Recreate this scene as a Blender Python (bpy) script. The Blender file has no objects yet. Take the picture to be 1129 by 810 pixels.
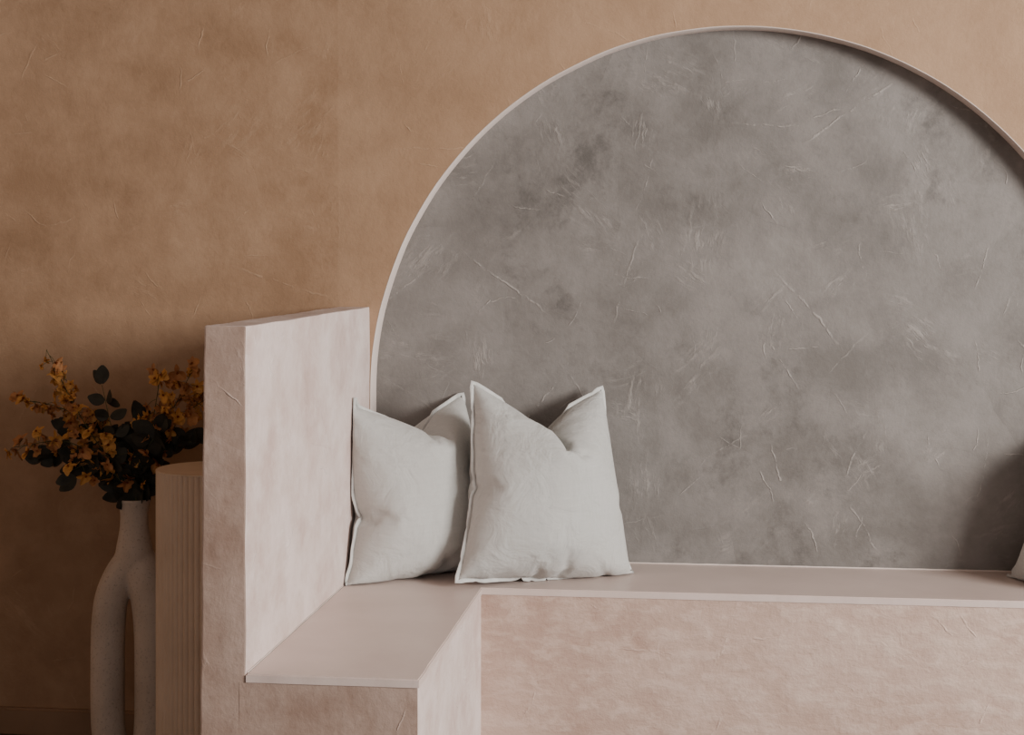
import bpy, bmesh, math, random
from mathutils import Vector, Matrix, noise
random.seed(7)
C = bpy.context.scene.collection
PI = math.pi

# ------------------------------------------------------------------ helpers
def mesh_obj(name, verts, faces, mat, parent=None, smooth=False, loc=None):
    me = bpy.data.meshes.new(name)
    me.from_pydata([tuple(v) for v in verts], [], faces)
    bm = bmesh.new(); bm.from_mesh(me)
    bmesh.ops.recalc_face_normals(bm, faces=bm.faces)
    bm.to_mesh(me); bm.free()
    return link(name, me, mat, parent, smooth, loc)

def link(name, me, mat, parent=None, smooth=False, loc=None):
    if mat and not me.materials: me.materials.append(mat)
    for p in me.polygons: p.use_smooth = smooth
    o = bpy.data.objects.new(name, me); C.objects.link(o)
    if parent: o.parent = parent
    if loc: o.location = loc
    return o

def bm_obj(name, bm, mat, parent=None, smooth=False, loc=None):
    me = bpy.data.meshes.new(name); bm.to_mesh(me); bm.free()
    return link(name, me, mat, parent, smooth, loc)

def thing(name, label, cat, loc=(0, 0, 0), group=None):
    o = bpy.data.objects.new(name, None); C.objects.link(o)
    o.location = loc; o.empty_display_size = .1
    o['label'] = label; o['category'] = cat
    if group: o['group'] = group
    return o

def struct(o):
    o['kind'] = 'structure'
    return o

def prism_bm(poly, z0, z1):
    bm = bmesh.new()
    a = [bm.verts.new((x, y, z0)) for x, y in poly]
    b = [bm.verts.new((x, y, z1)) for x, y in poly]
    n = len(poly)
    bm.faces.new(a[::-1]); bm.faces.new(b)
    for i in range(n): bm.faces.new((a[i], a[(i+1) % n], b[(i+1) % n], b[i]))
    bmesh.ops.recalc_face_normals(bm, faces=bm.faces)
    return bm

def rough_box_bm(x0b, x1b, x0t, x1t, y0, y1, z0, z1, step=.035, amp=.0019, bev=.004):
    """box whose faces are finely divided and hand-trowelled slightly uneven"""
    bm = bmesh.new()
    nx = max(2, int((x1b-x0b)/step)); ny = max(2, int((y1-y0)/step)); nz = max(2, int((z1-z0)/step))
    V = {}
    def vert(i, j, k):
        if (i, j, k) not in V:
            f = k/nz
            xa = x0b+(x0t-x0b)*f; xb = x1b+(x1t-x1b)*f
            p = Vector((xa+(xb-xa)*i/nx, y0+(y1-y0)*j/ny, z0+(z1-z0)*f))
            d = noise.noise_vector(p*7)*amp + noise.noise_vector(p*22)*amp*.45
            V[(i, j, k)] = bm.verts.new(p+d)
        return V[(i, j, k)]
    for i in range(nx):
        for j in range(ny):
            for k in (0, nz):
                bm.faces.new((vert(i, j, k), vert(i+1, j, k), vert(i+1, j+1, k), vert(i, j+1, k)))
    for i in range(nx):
        for k in range(nz):
            for j in (0, ny):
                bm.faces.new((vert(i, j, k), vert(i+1, j, k), vert(i+1, j, k+1), vert(i, j, k+1)))
    for j in range(ny):
        for k in range(nz):
            for i in (0, nx):
                bm.faces.new((vert(i, j, k), vert(i, j+1, k), vert(i, j+1, k+1), vert(i, j, k+1)))
    bmesh.ops.recalc_face_normals(bm, faces=bm.faces)
    sharp = [e for e in bm.edges if len(e.link_faces) == 2 and e.calc_face_angle() > .8]
    bmesh.ops.bevel(bm, geom=sharp, offset=bev, segments=2, affect='EDGES', profile=.6)
    return bm

def paint_front_shade(o, front, side=None, ylim=9, smin=None):
    """paints shade as darker plaster on room-facing (-Y) faces, optionally a lit tone on +X faces"""
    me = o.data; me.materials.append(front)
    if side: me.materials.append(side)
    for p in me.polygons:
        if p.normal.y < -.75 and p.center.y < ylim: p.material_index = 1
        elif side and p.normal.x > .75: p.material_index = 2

def tube(pts, r, seg=8, closed=False, flat=None, cap=True):
    """verts, faces of a tube; r number or list"""
    n = len(pts); vs = []; fs = []
    pts = [Vector(p) for p in pts]
    up = None
    for i, p in enumerate(pts):
        if closed: t = (pts[(i+1) % n]-pts[i-1]).normalized()
        else: t = (pts[min(i+1, n-1)]-pts[max(i-1, 0)]).normalized()
        if up is None:
            up = Vector((0, 1, 0)) if abs(t.y) < .9 else Vector((1, 0, 0))
        a = (up-t*up.dot(t)).normalized(); b = t.cross(a); up = a
        rr = r[i] if isinstance(r, (list, tuple)) else r
        for k in range(seg):
            w = 2*PI*k/seg
            vs.append(p+a*math.cos(w)*rr*(flat or 1)+b*math.sin(w)*rr)
    m = n if closed else n-1
    for i in range(m):
        j = (i+1) % n
        for k in range(seg):
            l = (k+1) % seg
            fs.append((i*seg+k, i*seg+l, j*seg+l, j*seg+k))
    if cap and not closed:
        fs.append(tuple(range(seg))[::-1]); fs.append(tuple((n-1)*seg+k for k in range(seg)))
    return vs, fs

def ss(x, a, b):
    t = min(1, max(0, (x-a)/(b-a))); return t*t*(3-2*t)

# ------------------------------------------------------------------ materials
class M:
    def __init__(s, name, rough=.8, spec=.3):
        s.m = bpy.data.materials.new(name); s.m.use_nodes = True
        s.nt = s.m.node_tree; s.b = s.nt.nodes['Principled BSDF']
        s.b.inputs['Roughness'].default_value = rough
        s.b.inputs['Specular IOR Level'].default_value = spec
        s.tc = s.nt.nodes.new('ShaderNodeTexCoord').outputs['Object']
    def n(s, t, **kw):
        nd = s.nt.nodes.new(t)
        for k, v in kw.items(): setattr(nd, k, v)
        return nd
    def l(s, a, b): s.nt.links.new(a, b)
    def map(s, scale=(1, 1, 1), loc=(0, 0, 0), rot=(0, 0, 0), src=None):
        m = s.n('ShaderNodeMapping'); s.l(src or s.tc, m.inputs[0])
        m.inputs['Scale'].default_value = scale; m.inputs['Location'].default_value = loc
        m.inputs['Rotation'].default_value = rot
        return m.outputs[0]
    def noise(s, scale, detail=5, rough=.55, dist=0, src=None, out=0):
        t = s.n('ShaderNodeTexNoise'); s.l(src or s.tc, t.inputs['Vector'])
        t.inputs['Scale'].default_value = scale; t.inputs['Detail'].default_value = detail
        t.inputs['Roughness'].default_value = rough; t.inputs['Distortion'].default_value = dist
        return t.outputs[out]
    def ramp(s, f, stops):
        r = s.n('ShaderNodeValToRGB'); s.l(f, r.inputs[0])
        e = r.color_ramp.elements
        while len(e) < len(stops): e.new(.5)
        for q, (p, c) in zip(e, stops):
            q.position = p; q.color = (*c, 1) if isinstance(c, tuple) else (c, c, c, 1)
        return r.outputs[0]
    def rng(s, f, a, b, c=0., d=1.):
        r = s.n('ShaderNodeMapRange', interpolation_type='SMOOTHSTEP'); s.l(f, r.inputs[0])
        for i, v in zip((1, 2, 3, 4), (a, b, c, d)): r.inputs[i].default_value = v
        return r.outputs[0]
    def mix(s, f, a, b, mode='MIX'):
        m = s.n('ShaderNodeMix', data_type='RGBA', blend_type=mode)
        for sock, v in ((m.inputs[0], f), (m.inputs[6], a), (m.inputs[7], b)):
            if hasattr(v, 'is_linked'): s.l(v, sock)
            elif isinstance(v, tuple): sock.default_value = (*v, 1)
            else: sock.default_value = v
        return m.outputs[2]
    def math(s, op, a, b=0.):
        m = s.n('ShaderNodeMath', operation=op)
        for sock, v in ((m.inputs[0], a), (m.inputs[1], b)):
            if hasattr(v, 'is_linked'): s.l(v, sock)
            else: sock.default_value = v
        return m.outputs[0]
    def vmath(s, op, a, b=None):
        m = s.n('ShaderNodeVectorMath', operation=op); s.l(a, m.inputs[0])
        if hasattr(b, 'is_linked'): s.l(b, m.inputs[1])
        elif isinstance(b, tuple): m.inputs[1].default_value = b
        elif b is not None: m.inputs['Scale'].default_value = b
        return m.outputs[0]
    def warp(s, src, scale, amt, det=2):
        nz = s.noise(scale, det, src=src, out=1)
        return s.vmath('ADD', src, s.vmath('SCALE', s.vmath('SUBTRACT', nz, (.5, .5, .5)), amt))
    def xyz(s, v):
        q = s.n('ShaderNodeSeparateXYZ'); s.l(v, q.inputs[0]); return q.outputs
    def comb(s, x, y, z=0.):
        q = s.n('ShaderNodeCombineXYZ')
        for i, v in enumerate((x, y, z)):
            if hasattr(v, 'is_linked'): s.l(v, q.inputs[i])
            else: q.inputs[i].default_value = v
        return q.outputs[0]
    def wallplane(s):
        """coordinates along an upright face: (x+y, z)"""
        a = s.xyz(s.tc); return s.comb(s.math('ADD', a[0], a[1]), a[2])
    def cell(s, P, scale, loc):
        """local coordinates of randomly turned patches, one per voronoi cell"""
        v = s.vmath('ADD', P, (*loc, 0.))
        t = s.n('ShaderNodeTexVoronoi', voronoi_dimensions='2D', feature='F1'); s.l(v, t.inputs['Vector'])
        t.inputs['Scale'].default_value = scale
        d = s.xyz(s.vmath('SUBTRACT', v, t.outputs['Position']))
        c = s.n('ShaderNodeSeparateColor'); s.l(t.outputs['Color'], c.inputs[0])
        ang = s.math('MULTIPLY', c.outputs[0], 6.283)
        cs, sn = s.math('COSINE', ang), s.math('SINE', ang)
        u = s.math('ADD', s.math('MULTIPLY', d[0], cs), s.math('MULTIPLY', d[1], sn))
        w = s.math('SUBTRACT', s.math('MULTIPLY', d[1], cs), s.math('MULTIPLY', d[0], sn))
        return u, w, c.outputs[1], c.outputs[2]
    def strokes(s, P, scale, width, loc, keep, curve=.3):
        u, w, r1, r2 = s.cell(P, scale, loc)
        bend = s.math('MULTIPLY', s.math('MULTIPLY', u, u), s.math('MULTIPLY', s.math('SUBTRACT', r2, .5), curve*scale))
        w = s.math('ABSOLUTE', s.math('ADD', w, bend))
        L = .40/scale
        a = s.rng(w, width*.15, width, 1., 0.)
        b = s.rng(s.math('ABSOLUTE', u), L*.4, L, 1., 0.)
        k = s.rng(r1, keep, keep+.01, 1., 0.)
        return s.math('MULTIPLY', s.math('MULTIPLY', a, b), k)
    def scrapes(s, P, scale, loc, fine=60, keep=.6):
        u, w, r1, r2 = s.cell(P, scale, loc)
        nz = s.noise(1, 4, .65, 0, s.comb(s.math('MULTIPLY', u, fine*.2), s.math('MULTIPLY', w, fine), s.math('MULTIPLY', r2, 40.)))
        r = s.math('SQRT', s.math('ADD', s.math('MULTIPLY', u, u), s.math('MULTIPLY', s.math('MULTIPLY', w, w), 3.)))
        k = s.math('MULTIPLY', s.rng(r, .05/scale, .46/scale, 1., 0.), s.rng(r1, keep, keep+.01, 1., 0.))
        return s.math('MULTIPLY', s.rng(nz, .48, .66), k)
    def sweeps(s, P, scale, loc):
        """broad trowel passes: every patch a slightly different tone with a soft ridge along one side"""
        u, w, r1, r2 = s.cell(P, scale, loc)
        t = s.rng(w, -.28/scale, .22/scale)
        r = s.math('SQRT', s.math('ADD', s.math('MULTIPLY', u, u), s.math('MULTIPLY', w, w)))
        return s.math('MULTIPLY', s.math('MULTIPLY', t, s.rng(r, .15/scale, .55/scale, 1., 0.)), r1)
    def bump(s, h, dist, strength=1., prev=None):
        b = s.n('ShaderNodeBump'); s.l(h, b.inputs['Height'])
        b.inputs['Distance'].default_value = dist; b.inputs['Strength'].default_value = strength
        if prev: s.l(prev, b.inputs['Normal'])
        return b.outputs[0]
    def done(s, col, nrm=None):
        if isinstance(col, tuple): s.b.inputs['Base Color'].default_value = (*col, 1)
        else: s.l(col, s.b.inputs['Base Color'])
        if nrm: s.l(nrm, s.b.inputs['Normal'])
        return s.m

def plaster(name, dark, mid, light, line, line_amt=.35, big=1.5, rough=.72, bump=1., spots=None, spots_amt=.6, seed=0., marks=1., dens=1., relief=.0016, brush=None, brush_amt=.22, mottle=.3, step=None, sweep=.35, fine_streak=.0):
    m = M(name, rough, .35)
    base = m.map(loc=(seed, seed*.7, seed*.3))
    n1 = m.noise(big, 6, .62, .15, base)
    col = m.ramp(n1, [(.30, dark), (.5, mid), (.70, light)])
    n2 = m.noise(5, 7, .70, .1, base)
    col = m.mix(mottle, col, m.ramp(n2, [(.38, dark), (.62, light)]))
    fine = m.noise(45, 4, .7, 0, base)
    if marks:
        P = m.warp(m.warp(m.wallplane(), 3.5, .04), 22, .022, 3)
        s1 = m.strokes(P, 2.2, .0044, (seed, 1.), .42*dens)
        s2 = m.strokes(P, 4.2, .0034, (seed+5, 3.), .50*dens, .6)
        s3 = m.strokes(P, 7.5, .0028, (seed+9, 7.), .40*dens, 1.2)
        sc = m.math('MAXIMUM', m.math('MAXIMUM', s1, s2), s3)
        brk = m.noise(16, 5, .75, 0, base)
        sc = m.math('MULTIPLY', sc, m.rng(brk, .42, .60, .0, 1.))
        zone = m.noise(2.4, 2, .5, 0, m.map(loc=(seed+11, 4, 1)))
        sc = m.math('MULTIPLY', sc, m.rng(zone, .36, .56, .15, 1.))
        sp1 = m.scrapes(P, 2.6, (seed+1, 4.), 48, .8*dens)
        sp2 = m.scrapes(P, 5.2, (seed+7, 2.), 80, .8*dens)
        scr = m.math('MULTIPLY', m.math('MAXIMUM', sp1, sp2), .7)
        scr = m.math('MULTIPLY', scr, m.rng(m.noise(8, 5, .75, 0, m.map(loc=(seed, 9, 2))), .42, .62, .05, 1.))
        Q = m.warp(m.warp(m.wallplane(), 1.8, .18), 12, .03, 3)
        sw = m.math('MAXIMUM', m.sweeps(Q, 2.6, (seed+2, 6.)), m.sweeps(Q, 4.4, (seed+8, 1.)))
        col = m.mix(m.math('MULTIPLY', sw, sweep), col, light)
    if spots:
        sp = m.noise(2.4, 10, .76, .2, m.map(loc=(seed+3, 2, 8.4)))
        col = m.mix(m.math('MULTIPLY', m.rng(sp, .52, .70), spots_amt), col, spots)
    nrm = m.bump(n2, .004*bump)
    nrm = m.bump(fine, .0012*bump, 1, nrm)
    if brush:
        st = m.noise(1, 5, .6, .1, m.warp(m.map(scale=brush), 1.2, .8))
        col = m.mix(m.math('MULTIPLY', m.rng(st, .42, .68), brush_amt), col, line)
        nrm = m.bump(st, .0022*bump, 1, nrm)
    if marks:
        tot = m.math('MAXIMUM', sc, scr)
        col = m.mix(m.math('MULTIPLY', tot, line_amt), col, line)
        nrm = m.bump(m.math('ADD', tot, sw), relief, 1, nrm)
    if step:                                     # from this x on: a faint change of tone
        x = m.xyz(m.warp(m.tc, 3, .012))[0]
        col = m.mix(m.math('MULTIPLY', m.rng(x, step-.003, step+.003), .32), col, light)
    return m.done(col, nrm)

WALL = plaster('ochre_plaster', (.255, .15, .083), (.345, .213, .126), (.425, .277, .174), (.54, .385, .26), .34, big=1.3, seed=1.3, bump=1., dens=.72, relief=.0009, mottle=.5, step=-1.085)
NICHE = plaster('grey_plaster', (.126, .114, .103), (.187, .171, .157), (.262, .241, .224), (.43, .395, .36), .62, big=1.9, seed=5.1, spots=(.076, .068, .061), spots_amt=.75, bump=1.15, mottle=.48, dens=1.0, relief=.0018, sweep=.5)
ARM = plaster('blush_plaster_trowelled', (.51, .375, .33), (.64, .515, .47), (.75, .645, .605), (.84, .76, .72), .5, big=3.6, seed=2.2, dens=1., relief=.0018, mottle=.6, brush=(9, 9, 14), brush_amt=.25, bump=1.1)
FRONT_SHADE = plaster('shaded_plaster_front', (.27, .175, .13), (.375, .262, .207), (.48, .36, .30), (.62, .50, .44), .4, big=4.5, seed=4.2, dens=.8, relief=.0014, mottle=.55, bump=1., brush=(9, 9, 3), brush_amt=.18)  # darker copy of the blush plaster, shade of the front faces put into colour
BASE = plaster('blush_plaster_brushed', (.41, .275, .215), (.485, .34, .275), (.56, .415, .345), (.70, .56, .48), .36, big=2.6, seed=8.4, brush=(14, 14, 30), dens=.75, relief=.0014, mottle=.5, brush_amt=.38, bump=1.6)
SEAT = plaster('blush_seat_paint', (.59, .475, .43), (.63, .515, .465), (.67, .555, .505), (.7, .6, .55), .05, big=2.5, rough=.42, bump=.25, seed=3.7, marks=0)
RIM = plaster('pale_reveal', (.60, .51, .46), (.66, .57, .52), (.72, .63, .58), (.72, .62, .56), .05, big=4, bump=.4, seed=6., marks=0)
CEILM = plaster('ceiling_paint', (.30, .25, .21), (.33, .27, .23), (.36, .30, .25), (.4, .34, .3), .05, big=2, bump=.3, seed=9., marks=0)
def simple(name, a, b, scale, rough=.8, bump=.001, bscale=60):
    m = M(name, rough)
    col = m.ramp(m.noise(scale, 5), [(.35, a), (.65, b)])
    return m.done(col, m.bump(m.noise(bscale, 4), bump))
BOARD = simple('baseboard_paint', (.24, .15, .09), (.29, .18, .11), 5, .6)
m = M('dark_floorboards', .5)
fl = m.noise(1, 5, .6, .3, m.map(scale=(1.2, 14, 1)))
FLOOR = m.done(m.ramp(fl, [(.3, (.035, .022, .016)), (.7, (.085, .055, .038))]), m.bump(fl, .001))

m = M('linen_cloth', .95, .12)
m.b.inputs['Sheen Weight'].default_value = .2
wv = []
for ax in ('X', 'Z'):
    w = m.n('ShaderNodeTexWave', bands_direction=ax); m.l(m.tc, w.inputs['Vector'])
    w.inputs['Scale'].default_value = 130; w.inputs['Distortion'].default_value = 1.5; w.inputs['Detail'].default_value = 2
    wv.append(w.outputs['Fac'])
slub = m.noise(1, 3, .6, 0, m.map(scale=(14, 14, 150)))
slub2 = m.noise(1, 3, .6, 0, m.map(scale=(150, 150, 14)))
f = m.math('ADD', m.math('MULTIPLY', m.math('ADD', wv[0], wv[1]), .25), m.math('MULTIPLY', m.math('ADD', slub, slub2), .25))
LINEN = m.done(m.ramp(f, [(.25, (.455, .455, .432)), (.75, (.585, .585, .558))]),
               m.bump(m.noise(11, 4, .55, .6), .012, 1., m.bump(f, .0012)))
PIPE = simple('linen_edge', (.53, .53, .505), (.62, .62, .595), 60, .95, .0006, 400)

m = M('speckled_stoneware', .85, .2)
c0 = m.ramp(m.noise(6, 5), [(.35, (.49, .41, .34)), (.65, (.60, .51, .43))])
sp = m.ramp(m.noise(170, 2), [(.60, 0.), (.66, 1.)])
STONE = m.done(m.mix(m.math('MULTIPLY', sp, .4), c0, (.24, .19, .15)), m.bump(m.noise(90, 4), .0025))
FLUTE = simple('ribbed_pedestal_paint', (.60, .475, .36), (.68, .55, .43), 6, .8)
STEM = simple('stem_green', (.06, .07, .025), (.11, .11, .04), 30, .6)
LEAF = simple('dark_leaf', (.024, .024, .018), (.055, .052, .038), 20, .65)
PETAL = simple('petal_orange', (.52, .23, .055), (.68, .36, .10), 25, .6)
PETAL2 = simple('petal_rust', (.36, .15, .06), (.54, .25, .09), 25, .6)
HEART = simple('petal_heart', (.20, .05, .012), (.32, .09, .02), 60, .6)

# ------------------------------------------------------------------ measures
YW, YN = 4.70, 4.777                     # feature wall, niche back
SEATZ = .538
XI, XO = -.992, -1.085                   # arm faces
CX, CZ, R = .07, 1.03, 1.06              # arch
ARMT = 1.285
YF = 3.412                               # front of the return
XS = -.614; YB = 4.372                   # inner edges of seat
XR = CX+R

# ------------------------------------------------------------------ setting
CEIL = 2.95; XMAX = 3.4; XMIN = -3.1
n = 96; arc = [(CX-R*math.cos(PI*i/n), CZ+R*math.sin(PI*i/n)) for i in range(n+1)]
vs = []; fs = []
def quad(a, b, c, d):
    k = len(vs); vs.extend([a, b, c, d]); fs.append((k, k+1, k+2, k+3))
for i in range(n):
    (x0, z0), (x1, z1) = arc[i], arc[i+1]
    quad((x0, YW, z0), (x1, YW, z1), (x1, YW, CEIL), (x0, YW, CEIL))
quad((XMIN, YW, 0), (CX-R, YW, 0), (CX-R, YW, CEIL), (XMIN, YW, CEIL))
quad((CX+R, YW, 0), (XMAX, YW, 0), (XMAX, YW, CEIL), (CX+R, YW, CEIL))
me = bpy.data.meshes.new('wall_back'); me.from_pydata(vs, [], fs)
bm = bmesh.new(); bm.from_mesh(me); bmesh.ops.remove_doubles(bm, verts=bm.verts, dist=1e-5); bm.to_mesh(me); bm.free()
struct(link('wall_back', me, WALL))
struct(mesh_obj('added_wall_left', [(XMIN, -1.5, 0), (XMIN, YW, 0), (XMIN, YW, CEIL), (XMIN, -1.5, CEIL)], [(0, 1, 2, 3)], WALL))  # unseen side wall, added to keep ambient light off the left
struct(mesh_obj('wall_niche', [(CX-R-.02, YN, .4), (CX+R+.02, YN, .4), (CX+R+.02, YN, CZ+R+.03), (CX-R-.02, YN, CZ+R+.03)], [(0, 1, 2, 3)], NICHE))
struct(mesh_obj('added_ceiling', [(XMIN, -1.5, CEIL), (XMAX, -1.5, CEIL), (XMAX, YN, CEIL), (XMIN, YN, CEIL)], [(0, 1, 2, 3)], CEILM))  # unseen, added to block ambient light from above
path = [(CX-R, SEATZ-.03, -1, 0)] + [(CX-R*math.cos(PI*i/n), CZ+R*math.sin(PI*i/n), -math.cos(PI*i/n), math.sin(PI*i/n)) for i in range(n+1)] + [(CX+R, SEATZ-.03, 1, 0)]
vs = []; fs = []
prof = [(.0015, YW+.001), (.001, YW-.0006), (-.0005, YW-.0006), (-.0015, YW+.0006), (-.0015, YN+.001)]
for k, (x, z, nx, nz) in enumerate(path):
    wob = .0015*noise.noise(Vector((x*9, z*9, 0)))
    for dr, y in prof: vs.append((x+nx*(dr+wob), y, z+nz*(dr+wob)))
q = len(prof)
for i in range(len(path)-1):
    for j in range(q-1): fs.append((i*q+j, i*q+j+1, (i+1)*q+j+1, (i+1)*q+j))
struct(mesh_obj('trim_1', vs, fs, RIM, smooth=True))
struct(mesh_obj('floor', [(XMIN, -1.5, 0), (XMAX, -1.5, 0), (XMAX, YN, 0), (XMIN, YN, 0)], [(0, 1, 2, 3)], FLOOR))
bm = prism_bm([(XMIN, YW-.016), (XO-.014, YW-.016), (XO-.014, YW), (XMIN, YW)], 0, .078)
bmesh.ops.bevel(bm, geom=[e for e in bm.edges if all(v.co.z > .07 and v.co.y < YW-.01 for v in e.verts)], offset=.006, segments=3, affect='EDGES')
struct(bm_obj('baseboard_back', bm, BOARD))

# ------------------------------------------------------------------ bench
bench = thing('built_in_bench', 'blush pink plastered corner bench with raised side arm set under grey arch niche', 'bench', (0, 0, 0))
bo = .003
base_poly = [(XI-.014, YF+.0026), (XS-bo, YF+.0026), (XS-bo, YB+bo), (XR-.001, YB+bo), (XR-.001, YN-.002), (XI-.014, YN-.002)]
bm = prism_bm(base_poly, 0, SEATZ-.018)
o = bm_obj('base', bm, BASE, bench)
paint_front_shade(o, FRONT_SHADE, ARM, ylim=3.6)  # front end coloured as shaded, return face in the paler lit tone
def edge_pts(a, b, n):
    return [(a[0]+(b[0]-a[0])*i/n, a[1]+(b[1]-a[1])*i/n) for i in range(n)]
P = [(XI+.001, YF), (XS, YF), (XS, YB), (XR-.001, YB), (XR-.001, YN-.002), (XI+.001, YN-.002)]
poly = []
for i, (a, b) in enumerate(zip(P, P[1:]+P[:1])):
    for p in edge_pts(a, b, 40):
        if i in (0, 1, 2) and p not in P:
            w = .002*noise.noise(Vector((p[0]*14, p[1]*14, 3)))
            p = (p[0]+w, p[1]+w)
        poly.append(p)
bm = prism_bm(poly, SEATZ-.018, SEATZ)
bmesh.ops.bevel(bm, geom=[e for e in bm.edges if all(v.co.z > SEATZ-.001 for v in e.verts) and len(e.link_faces) == 2], offset=.0025, segments=2, affect='EDGES')
bm_obj('seat', bm, SEAT, bench)
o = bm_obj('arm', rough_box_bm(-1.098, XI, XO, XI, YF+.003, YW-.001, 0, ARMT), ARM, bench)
paint_front_shade(o, FRONT_SHADE)
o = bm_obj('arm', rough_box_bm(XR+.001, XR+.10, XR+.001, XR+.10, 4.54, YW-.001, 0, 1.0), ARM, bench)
paint_front_shade(o, FRONT_SHADE)
pts = [(CX-R+.02+i*.02, YN-.003, SEATZ+.001) for i in range(105)]
v, f = tube(pts, [.0022+.0016*abs(noise.noise(Vector((i*.7, 0, 0)))) for i in range(len(pts))], 6)
mesh_obj('filler_bead', v, f, RIM, bench, True)
pts = [(XI+.0015, YF+.01+i*.02, SEATZ+.001) for i in range(68)]
v, f = tube(pts, [.0012+.0014*abs(noise.noise(Vector((i*.6, 4, 0)))) for i in range(len(pts))], 6)
mesh_obj('filler_bead', v, f, RIM, bench, True)

# ------------------------------------------------------------------ cushions: two sewn panels, blown up and dented as cloth
def sim_cushion(N, size, press, chop, s0, frames=50, seed=0, halfw=.12):
    ids = {}; verts = []; faces = []
    for side in (1, -1):
        for i in range(N+1):
            for j in range(N+1):
                if side == -1 and (i in (0, N) or j in (0, N)): ids[(side, i, j)] = ids[(1, i, j)]; continue
                s, t = -1+2*i/N, -1+2*j/N
                full = ((1-s*s)*(1-t*t))**.5
                ids[(side, i, j)] = len(verts)
                verts.append(Vector((s*size/2, -side*(.035*full+.003*noise.noise(Vector((s*3+seed, t*3, side)))), t*size/2)))
        for i in range(N):
            for j in range(N):
                q = [ids[(side, i, j)], ids[(side, i+1, j)], ids[(side, i+1, j+1)], ids[(side, i, j+1)]]
                faces.append(q if side > 0 else q[::-1])
    me = bpy.data.meshes.new('tmp_cushion'); me.from_pydata([tuple(v) for v in verts], [], [tuple(q) for q in faces])
    o = bpy.data.objects.new('tmp_cushion', me); C.objects.link(o)
    vg = o.vertex_groups.new(name='pin')
    ring = [(i, 0) for i in range(N)]+[(N, j) for j in range(N)]+[(i, N) for i in range(N, 0, -1)]+[(0, j) for j in range(N, 0, -1)]
    ring = [ids[(1, i, j)] for i, j in ring]
    o.shape_key_add(name='Basis'); k = o.shape_key_add(name='dent')
    for i in range(N+1):
        s = -1+2*i/N
        if abs(s-s0) <= halfw:
            v = ids[(1, i, N)]; vg.add([v], 1., 'REPLACE')
            k.data[v].co = Vector(verts[v])+Vector((0, .015, -chop*(1-.22*(abs(s-s0)/halfw)**2)))
    k.value = 0; k.keyframe_insert('value', frame=6)
    k.value = 1; k.keyframe_insert('value', frame=frames-14)
    c = o.modifiers.new('Cloth', 'CLOTH'); st = c.settings
    st.quality = 9; st.mass = .25; st.air_damping = 2.
    st.tension_stiffness = 24; st.compression_stiffness = 16; st.shear_stiffness = 6; st.bending_stiffness = .12
    st.tension_damping = 8; st.compression_damping = 8; st.shear_damping = 6; st.bending_damping = .8
    st.use_pressure = True; st.uniform_pressure_force = press
    st.vertex_group_mass = 'pin'; st.pin_stiffness = 1.
    st.effector_weights.gravity = 0
    c.collision_settings.use_collision = False
    c.point_cache.frame_start = 1; c.point_cache.frame_end = frames
    sc = bpy.context.scene
    for f in range(1, frames+1): sc.frame_set(f)
    dg = bpy.context.evaluated_depsgraph_get()
    ev = o.evaluated_get(dg); co = [v.co.copy() for v in ev.to_mesh().vertices]
    ev.to_mesh_clear()
    sc.frame_set(1)
    bpy.data.objects.remove(o, do_unlink=True)
    return co, faces, ring

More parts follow.
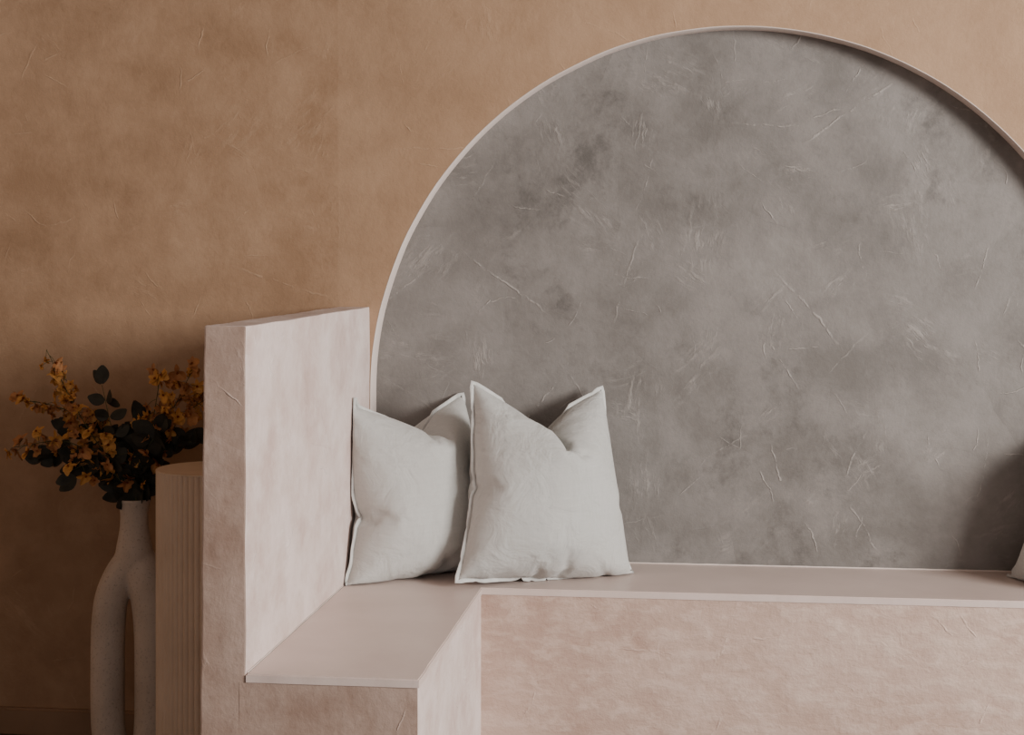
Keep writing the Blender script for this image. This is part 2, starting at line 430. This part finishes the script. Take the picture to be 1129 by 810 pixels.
def cushion(label, centre, rz, lean, roll=0, size=.55, press=7., chop=.15, s0=0., seed=0, xmin=-9, xmax=9, ymax=YN-.004, sink=.02, taper=.1, waist=.0, flare=.06, plump=1.12):
    co, faces, ring = sim_cushion(48, size, press, chop, s0, seed=seed)
    # the lower seam lies on the seat: even out its upward bow, keep the fold pattern of the cloth
    low = {}
    for i in ring:
        v = co[i]
        if v.z < -size*.25: low[round(v.x/size*12)] = min(low.get(round(v.x/size*12), 9), v.z)
    zb = min(low.values())
    def bow(x):
        q = x/size*12; a = math.floor(q); f_ = q-a
        g = lambda k: low.get(k, zb)-zb
        return g(a)*(1-f_)+g(a+1)*f_
    for v in co:
        v.z -= .9*bow(v.x)*ss(-v.z, .0, size*.36)
        v.x *= 1-taper*ss(v.z, -size*.5, size*.5)
        v.x *= 1-waist*max(0, 1-(v.z/(size*.5))**2)
        v.x *= 1+flare*ss(-v.z, size*.28, size*.48)
        v.y *= plump*(1+.15*ss(-v.z, -.15, .15))
    m = Matrix.Rotation(rz, 4, 'Z') @ Matrix.Rotation(-lean, 4, 'X') @ Matrix.Rotation(roll, 4, 'Y')
    verts = [m @ v for v in co]
    zmin = min(v.z for v in verts)
    off = Vector((centre[0], centre[1], SEATZ-zmin-sink))
    def fix(v, pad=0):
        w = v+off
        w.z = max(w.z, SEATZ+.0015+pad)
        w.x = min(max(w.x, xmin+pad), xmax-pad)
        w.y = min(w.y, ymax-pad)
        return w
    base = Vector((centre[0], centre[1], SEATZ))
    root = thing('cushion', label, 'cushion', base, 'linen scatter cushions')
    o = mesh_obj('cover', [fix(v, .002)-base for v in verts], [tuple(q) for q in faces], LINEN, root, True)
    sd = o.modifiers.new('Subdivision', 'SUBSURF'); sd.levels = 1; sd.render_levels = 1
    # flat stitched flange that stands out from the seam
    cen = sum(verts, Vector())/len(verts)
    nrm = m.to_3x3() @ Vector((0, 1, 0))
    P_ = [fix(verts[i], .004)-base for i in ring]; vs = []; fs = []; n_ = len(P_)
    for i, p in enumerate(P_):
        t = (P_[(i+1) % n_]-P_[i-1]).normalized()
        out = t.cross(nrm).normalized()
        if out.dot(verts[ring[i]]-cen) < 0: out = -out
        wv_ = nrm*.0015*math.sin(i*.9+seed)
        for a, b in ((-.003, .0022), (.0085, .0018), (.0095, 0), (.0085, -.0018), (-.003, -.0022)):
            w = p+out*a+nrm*b+wv_
            w.z = max(w.z, .0015); w.x = min(max(w.x, xmin+.001-base.x), xmax-.001-base.x); w.y = min(w.y, ymax-base.y)
            vs.append(w)
    for i in range(n_):
        for k in range(5):
            fs.append((i*5+k, i*5+(k+1) % 5, ((i+1) % n_)*5+(k+1) % 5, ((i+1) % n_)*5+k))
    mesh_obj('flange', vs, fs, PIPE, root, True)
    return root
cushion('off white linen cushion with dented top leaning into the corner of the pink arm',
        (-.836, 4.575), math.radians(47), math.radians(9), math.radians(1), size=.545, seed=1.2, chop=.125, s0=.05, xmin=XI+.003, taper=.0, waist=.03, flare=.05, sink=.024, plump=1.15)
cushion('off white linen cushion with two pointed top corners overlapping the one in the corner',
        (-.466, 4.55), math.radians(31), math.radians(10), math.radians(5), size=.56, seed=4.0, chop=.16, s0=-.02, taper=.0, waist=-.015, flare=.02, sink=.024, plump=1.1)
cushion('grey linen cushion at far right end of bench, cut off by the photo edge',
        (1.045, 4.55), math.radians(-45), math.radians(12), math.radians(2), size=.51, seed=6.4, chop=.14, xmax=XR-.003, sink=.03, taper=.17, plump=1.)

# ------------------------------------------------------------------ vase
VX, VY = -1.58, 4.35
def lathe_bm(bm, prof, seg=40, c=(0, 0), sy=1.):
    rings = []
    for r, z in prof:
        rings.append([bm.verts.new((c[0]+r*math.cos(2*PI*k/seg), c[1]+sy*r*math.sin(2*PI*k/seg), z)) for k in range(seg)])
    for a, b in zip(rings, rings[1:]):
        for k in range(seg): bm.faces.new((a[k], a[(k+1) % seg], b[(k+1) % seg], b[k]))
    bm.faces.new(rings[0]); bm.faces.new(rings[-1])
bm = bmesh.new()
outer = [(.015, .555), (.036, .56), (.045, .575), (.051, .595), (.052, .615), (.048, .64), (.043, .665), (.039, .69), (.038, .72), (.042, .75), (.050, .768)]
inner = [(.041, .768), (.033, .75), (.029, .72), (.030, .69), (.026, .66), (.012, .65)]
lathe_bm(bm, outer+inner)
def add_tube(bm, pts, r, seg=28):
    v, f = tube(pts, r, seg)
    vv = [bm.verts.new(p) for p in v]
    for q in f: bm.faces.new([vv[i] for i in q])
def bez(pts, n=10):
    """catmull-rom through pts"""
    out = []
    P = [Vector(p) for p in pts]; P = [P[0]*2-P[1]]+P+[P[-1]*2-P[-2]]
    for i in range(1, len(P)-2):
        for k in range(n):
            t = k/n; a, b, c, d = P[i-1:i+3]
            out.append(.5*((2*b)+(c-a)*t+(2*a-5*b+4*c-d)*t*t+(3*b-a-3*c+d)*t**3))
    out.append(P[-2]); return out
for s, rr, o0 in ((-1, .043, -.012), (1, .052, -.005)):
    pts = bez([(0.002*s, 0, .63), (.014*s, 0, .595), (.034*s+o0*.5, 0, .55), (.051*s+o0, 0, .49), (.060*s+o0, 0, .41), (.062*s+o0, 0, .30), (.061*s+o0, 0, .15), (.051*s+o0, 0, .075), (.03*s+o0, 0, .054), (-.02*s+o0, 0, .052)], 6)
    nn = len(pts)
    add_tube(bm, pts, [(.040+(rr-.040)*ss(i/nn, 0, .25))+.004*math.sin(PI*i/nn) for i in range(nn)])
bmesh.ops.recalc_face_normals(bm, faces=bm.faces)
me = bpy.data.meshes.new('tmp'); bm.to_mesh(me); bm.free()
tmp = bpy.data.objects.new('tmp', me); C.objects.link(tmp)
r = tmp.modifiers.new('r', 'REMESH'); r.mode = 'VOXEL'; r.voxel_size = .0042
sm = tmp.modifiers.new('s', 'SMOOTH'); sm.factor = .6; sm.iterations = 16
dg = bpy.context.evaluated_depsgraph_get()
vm = bpy.data.meshes.new_from_object(tmp.evaluated_get(dg)); vm.name = 'vase'
bpy.data.objects.remove(tmp, do_unlink=True)
vm.materials.clear()
zm = min(v.co.z for v in vm.vertices)
for v in vm.vertices: v.co.z -= zm*(1-v.co.z/.77)
vase = link('vase', vm, STONE, None, True, (VX, VY, .0005))
vase.rotation_euler = (0, 0, math.radians(6))
vase['label'] = 'tall speckled stoneware floor vase with two legs and an arched opening'; vase['category'] = 'vase'

# ------------------------------------------------------------------ pedestal
PX, PY, PR, PH = -1.275, 4.10, .148, .887
ped = thing('pedestal', 'round fluted plaster pedestal between the vase and the pink bench arm', 'pedestal', (PX, PY, 0))
bm = bmesh.new(); seg = 60*8
rings = []
for z in (0.0005, .01, .02, PH-.004):
    ring = []
    for k in range(seg):
        a = 2*PI*k/seg
        rr = PR-.0042+.0042*abs(math.cos(30*a))**.7
        ring.append(bm.verts.new((rr*math.cos(a), rr*math.sin(a), z)))
    rings.append(ring)
for a, b in zip(rings, rings[1:]):
    for k in range(seg): bm.faces.new((a[k], a[(k+1) % seg], b[(k+1) % seg], b[k]))
bm.faces.new(rings[0]); bm.faces.new(rings[-1])
bmesh.ops.recalc_face_normals(bm, faces=bm.faces)
bm_obj('column', bm, FLUTE, ped)
bm = bmesh.new()
lathe_bm(bm, [(PR-.003, PH-.004), (PR, PH-.0035), (PR, PH-.001), (PR-.001, PH)], 96)
bmesh.ops.recalc_face_normals(bm, faces=bm.faces)
bm_obj('top', bm, FLUTE, ped)

# ------------------------------------------------------------------ flowers
def petal(vs, fs, L, Wd, ang, tilt, cup=.3):
    k = len(vs); n = 5
    M_ = Matrix.Rotation(ang, 3, 'Z') @ Matrix.Rotation(-tilt, 3, 'Y')
    for i in range(n+1):
        t = i/n; w = Wd*math.sin(PI*min(.97, t*.85+.1))**.8
        zc = cup*L*t*t*.5
        for s in (-1, 0, 1):
            vs.append(M_ @ Vector((L*t, s*w, zc+abs(s)*w*.3)))
    for i in range(n):
        for j in (0, 1):
            a = k+i*3+j; fs.append((a, a+1, a+4, a+3))
def blossom_meshes(mat):
    vs = []; fs = []
    u = random.uniform
    for q in range(5): petal(vs, fs, u(.014, .023), u(.0045, .007), 2*PI*q/5+PI/2+u(-.3, .3), u(-.3, .8), u(-.5, .6))
    for q in (-.7, 0, .7): petal(vs, fs, u(.017, .027), u(.008, .013), -PI/2+q+u(-.2, .2), u(-.3, .6), u(-.6, .4))
    me = bpy.data.meshes.new('blossom'); me.from_pydata([tuple(v) for v in vs], [], fs); me.materials.append(mat)
    vs = []; fs = []
    for q in range(3): petal(vs, fs, .005, .003, 2*PI*q/3, .8)
    h = bpy.data.meshes.new('heart'); h.from_pydata([tuple(v+Vector((0, 0, .0012))) for v in vs], [], fs); h.materials.append(HEART)
    return me, h
BL = [[blossom_meshes(PETAL) for _ in range(4)], [blossom_meshes(PETAL2) for _ in range(4)]]
SC = 399.
def px(x, y, dy=0): return Vector((VX+(x-148)/SC, VY+dy, .768-(y-548)/SC))
mouth = Vector((VX, VY, .768))
def stem_path(tip, mid, k):
    a = 2*PI*k*.38
    root = mouth+Vector((.013*math.cos(a), .013*math.sin(a), -.09))
    lip = mouth+Vector((.017*math.cos(a)+(tip.x-mouth.x)*.04, .012*math.sin(a), .002))
    return bez([root, lip, mid, tip], 12)
def flower_spray(label, tip, mid, k, n_b, tone):
    path = stem_path(tip, mid, k)
    root = thing('flower_spray', label, 'flower', mouth, 'orange flower sprays in the vase')
    L = len(path)
    v, f = tube([p-mouth for p in path], [.0022*(1-.6*i/L) for i in range(L)], 6)
    spots = []
    for i in range(n_b):
        t = .46+.54*(i/(n_b-1))
        p = path[min(L-1, int(t*(L-1)))]
        a = i*2.4+k
        sp = (.054*(1.28-t)+.004)*random.uniform(.4, 1.25)
        q = p+Vector((math.cos(a)*sp*1.3, math.sin(a)*sp, random.uniform(-.03, .03)))
        spots.append(q)
        tv, tf = tube([p-mouth, (p+q)/2-mouth+Vector((0, 0, .004)), q-mouth], .0008, 5)
        o = len(v); v += tv; f += [tuple(z+o for z in g) for g in tf]
    mesh_obj('stem', v, f, STEM, root, True)
    for i, q in enumerate(spots):
        bm_, hm = random.choice(BL[tone if random.random() < .65 else 1-tone])
        b = bpy.data.objects.new('blossom', bm_); C.objects.link(b); b.parent = root
        b.location = q-mouth
        sc = random.uniform(.65, 1.3); b.scale = (sc,)*3
        b.rotation_euler = (math.radians(random.uniform(20, 140)), random.uniform(-1., 1.), random.uniform(-1.4, 1.4))
        h = bpy.data.objects.new('heart', hm); C.objects.link(h); h.parent = b
S = [
 ('tallest yellow flower spray, reaching up at the far left of the bouquet', px(47, 386), px(88, 462), 0, 28, 0),
 ('orange flower spray arching out furthest left from the vase', px(4, 440, .03), px(80, 462, .02), 1, 30, 0),
 ('low orange flower spray drooping left with tip just above vase rim level', px(18, 492, -.05), px(85, 488, -.04), 2, 28, 1),
 ('short flower spray rising between the dark round leaf and the tall yellow spray', px(78, 430, -.05), px(108, 484, -.03), 3, 26, 0),
 ('tallest flower spray on the right, beside the pink bench arm', px(212, 402, .04), px(184, 462, .02), 4, 30, 1),
 ('flower spray leaning right above the fluted pedestal, left of the tallest right spray', px(181, 410, -.02), px(168, 470, 0), 5, 22, 1),
 ('amber flower spray bending low over the pedestal top toward the bench arm', px(222, 440, .06), px(188, 470, .05), 6, 30, 1),
 ('small orange flower spray hanging in front of the vase mouth', px(92, 514, -.09), px(125, 500, -.05), 7, 18, 0),
]
for s in S: flower_spray(*s)
def leaf_branch(label, tip, mid, k, n, size):
    path = stem_path(tip, mid, k+.5)
    root = thing('leaf_branch', label, 'foliage', mouth, 'dark leafy branches in the vase')
    L = len(path)
    v, f = tube([p-mouth for p in path], [.002*(1-.6*i/L) for i in range(L)], 6)
    mesh_obj('stem', v, f, STEM, root, True)
    vs = []; fs = []
    for i in range(n):
        t = .34+.66*i/(n-1); p = path[min(L-1, int(t*(L-1)))]-mouth
        for sgn in (-1, 1, 1 if i % 2 else -1):
            d = Vector((sgn*random.uniform(.5, 1), random.uniform(-.8, .8), random.uniform(-.3, .9))).normalized()
            if i == n-1: d = (path[-1]-path[-3]).normalized()+d*.4; d.normalize()
            sd = d.cross(Vector((random.uniform(-.6, .6), -1, random.uniform(-.7, .7)))).normalized(); nr = d.cross(sd)
            Lf = size*random.uniform(.75, 1.3); w = Lf*.36; k0 = len(vs); m_ = 7
            for a in range(m_+1):
                tt = a/m_; ww = w*math.sin(PI*min(.985, tt*.92+.05))**.75
                c = p+d*(.004+Lf*tt)+nr*(-.16*Lf*tt*tt)
                for e in (-1, 0, 1): vs.append(c+sd*ww*e+nr*abs(e)*ww*.2)
            for a in range(m_):
                for e in (0, 1):
                    z = k0+a*3+e; fs.append((z, z+1, z+4, z+3))
    mesh_obj('leaves', vs, fs, LEAF, root, True)
B = [
 ('dark leafy branch with one round leaf standing up at its tip', px(114, 424, -.02), px(128, 480, -.02), 0, 7, .040),
 ('dark leafy branch spreading low to the far left under the flowers', px(48, 505, -.02), px(95, 506, -.02), 1, 13, .050),
 ('dark leafy branch rising from the middle of the bouquet', px(150, 470, .03), px(146, 500, .02), 2, 11, .054),
 ('dark leafy branch leaning right over the fluted pedestal', px(214, 486, .03), px(180, 496, .02), 3, 15, .054),
 ('dark leafy branch hanging in front of the vase mouth', px(90, 522, -.05), px(120, 508, -.05), 4, 13, .054),
 ('dark leafy branch between the middle and the right flower sprays', px(180, 474, -.03), px(164, 498, -.02), 5, 12, .054),
 ('dark leafy branch pointing left behind the short flower spray', px(66, 474, .05), px(108, 488, .04), 6, 14, .050),
 ('dark leafy branch close above the back of the vase rim', px(126, 494, .05), px(138, 520, .03), 7, 10, .058),
]
for b in B: leaf_branch(*b)

# ------------------------------------------------------------------ light
def area(name, loc, target, size, size_y, power, col):
    l = bpy.data.lights.new(name, 'AREA'); l.shape = 'RECTANGLE'; l.size = size; l.size_y = size_y
    l.energy = power; l.color = col
    o = bpy.data.objects.new(name, l); C.objects.link(o); o.location = loc
    o.rotation_euler = (Vector(target)-Vector(loc)).to_track_quat('-Z', 'Y').to_euler()
    return o
area('window_light', (4.3, 1.05, 2.15), (-.3, 4.6, 1.1), 1.8, 1.4, 470, (1., .96, .92))
w = bpy.data.worlds.new('World'); bpy.context.scene.world = w; w.use_nodes = True
w.node_tree.nodes['Background'].inputs[0].default_value = (1., .95, .96, 1)
w.node_tree.nodes['Background'].inputs[1].default_value = .60

# ------------------------------------------------------------------ camera
cam = bpy.data.cameras.new('Camera'); co = bpy.data.objects.new('Camera', cam); C.objects.link(co)
cam.sensor_width = 36; cam.lens = 1800/1129*36; cam.shift_y = -125/1129
co.location = (0, 0, 1.44); co.rotation_euler = (PI/2, 0, math.atan(219/1800))
bpy.context.scene.camera = co
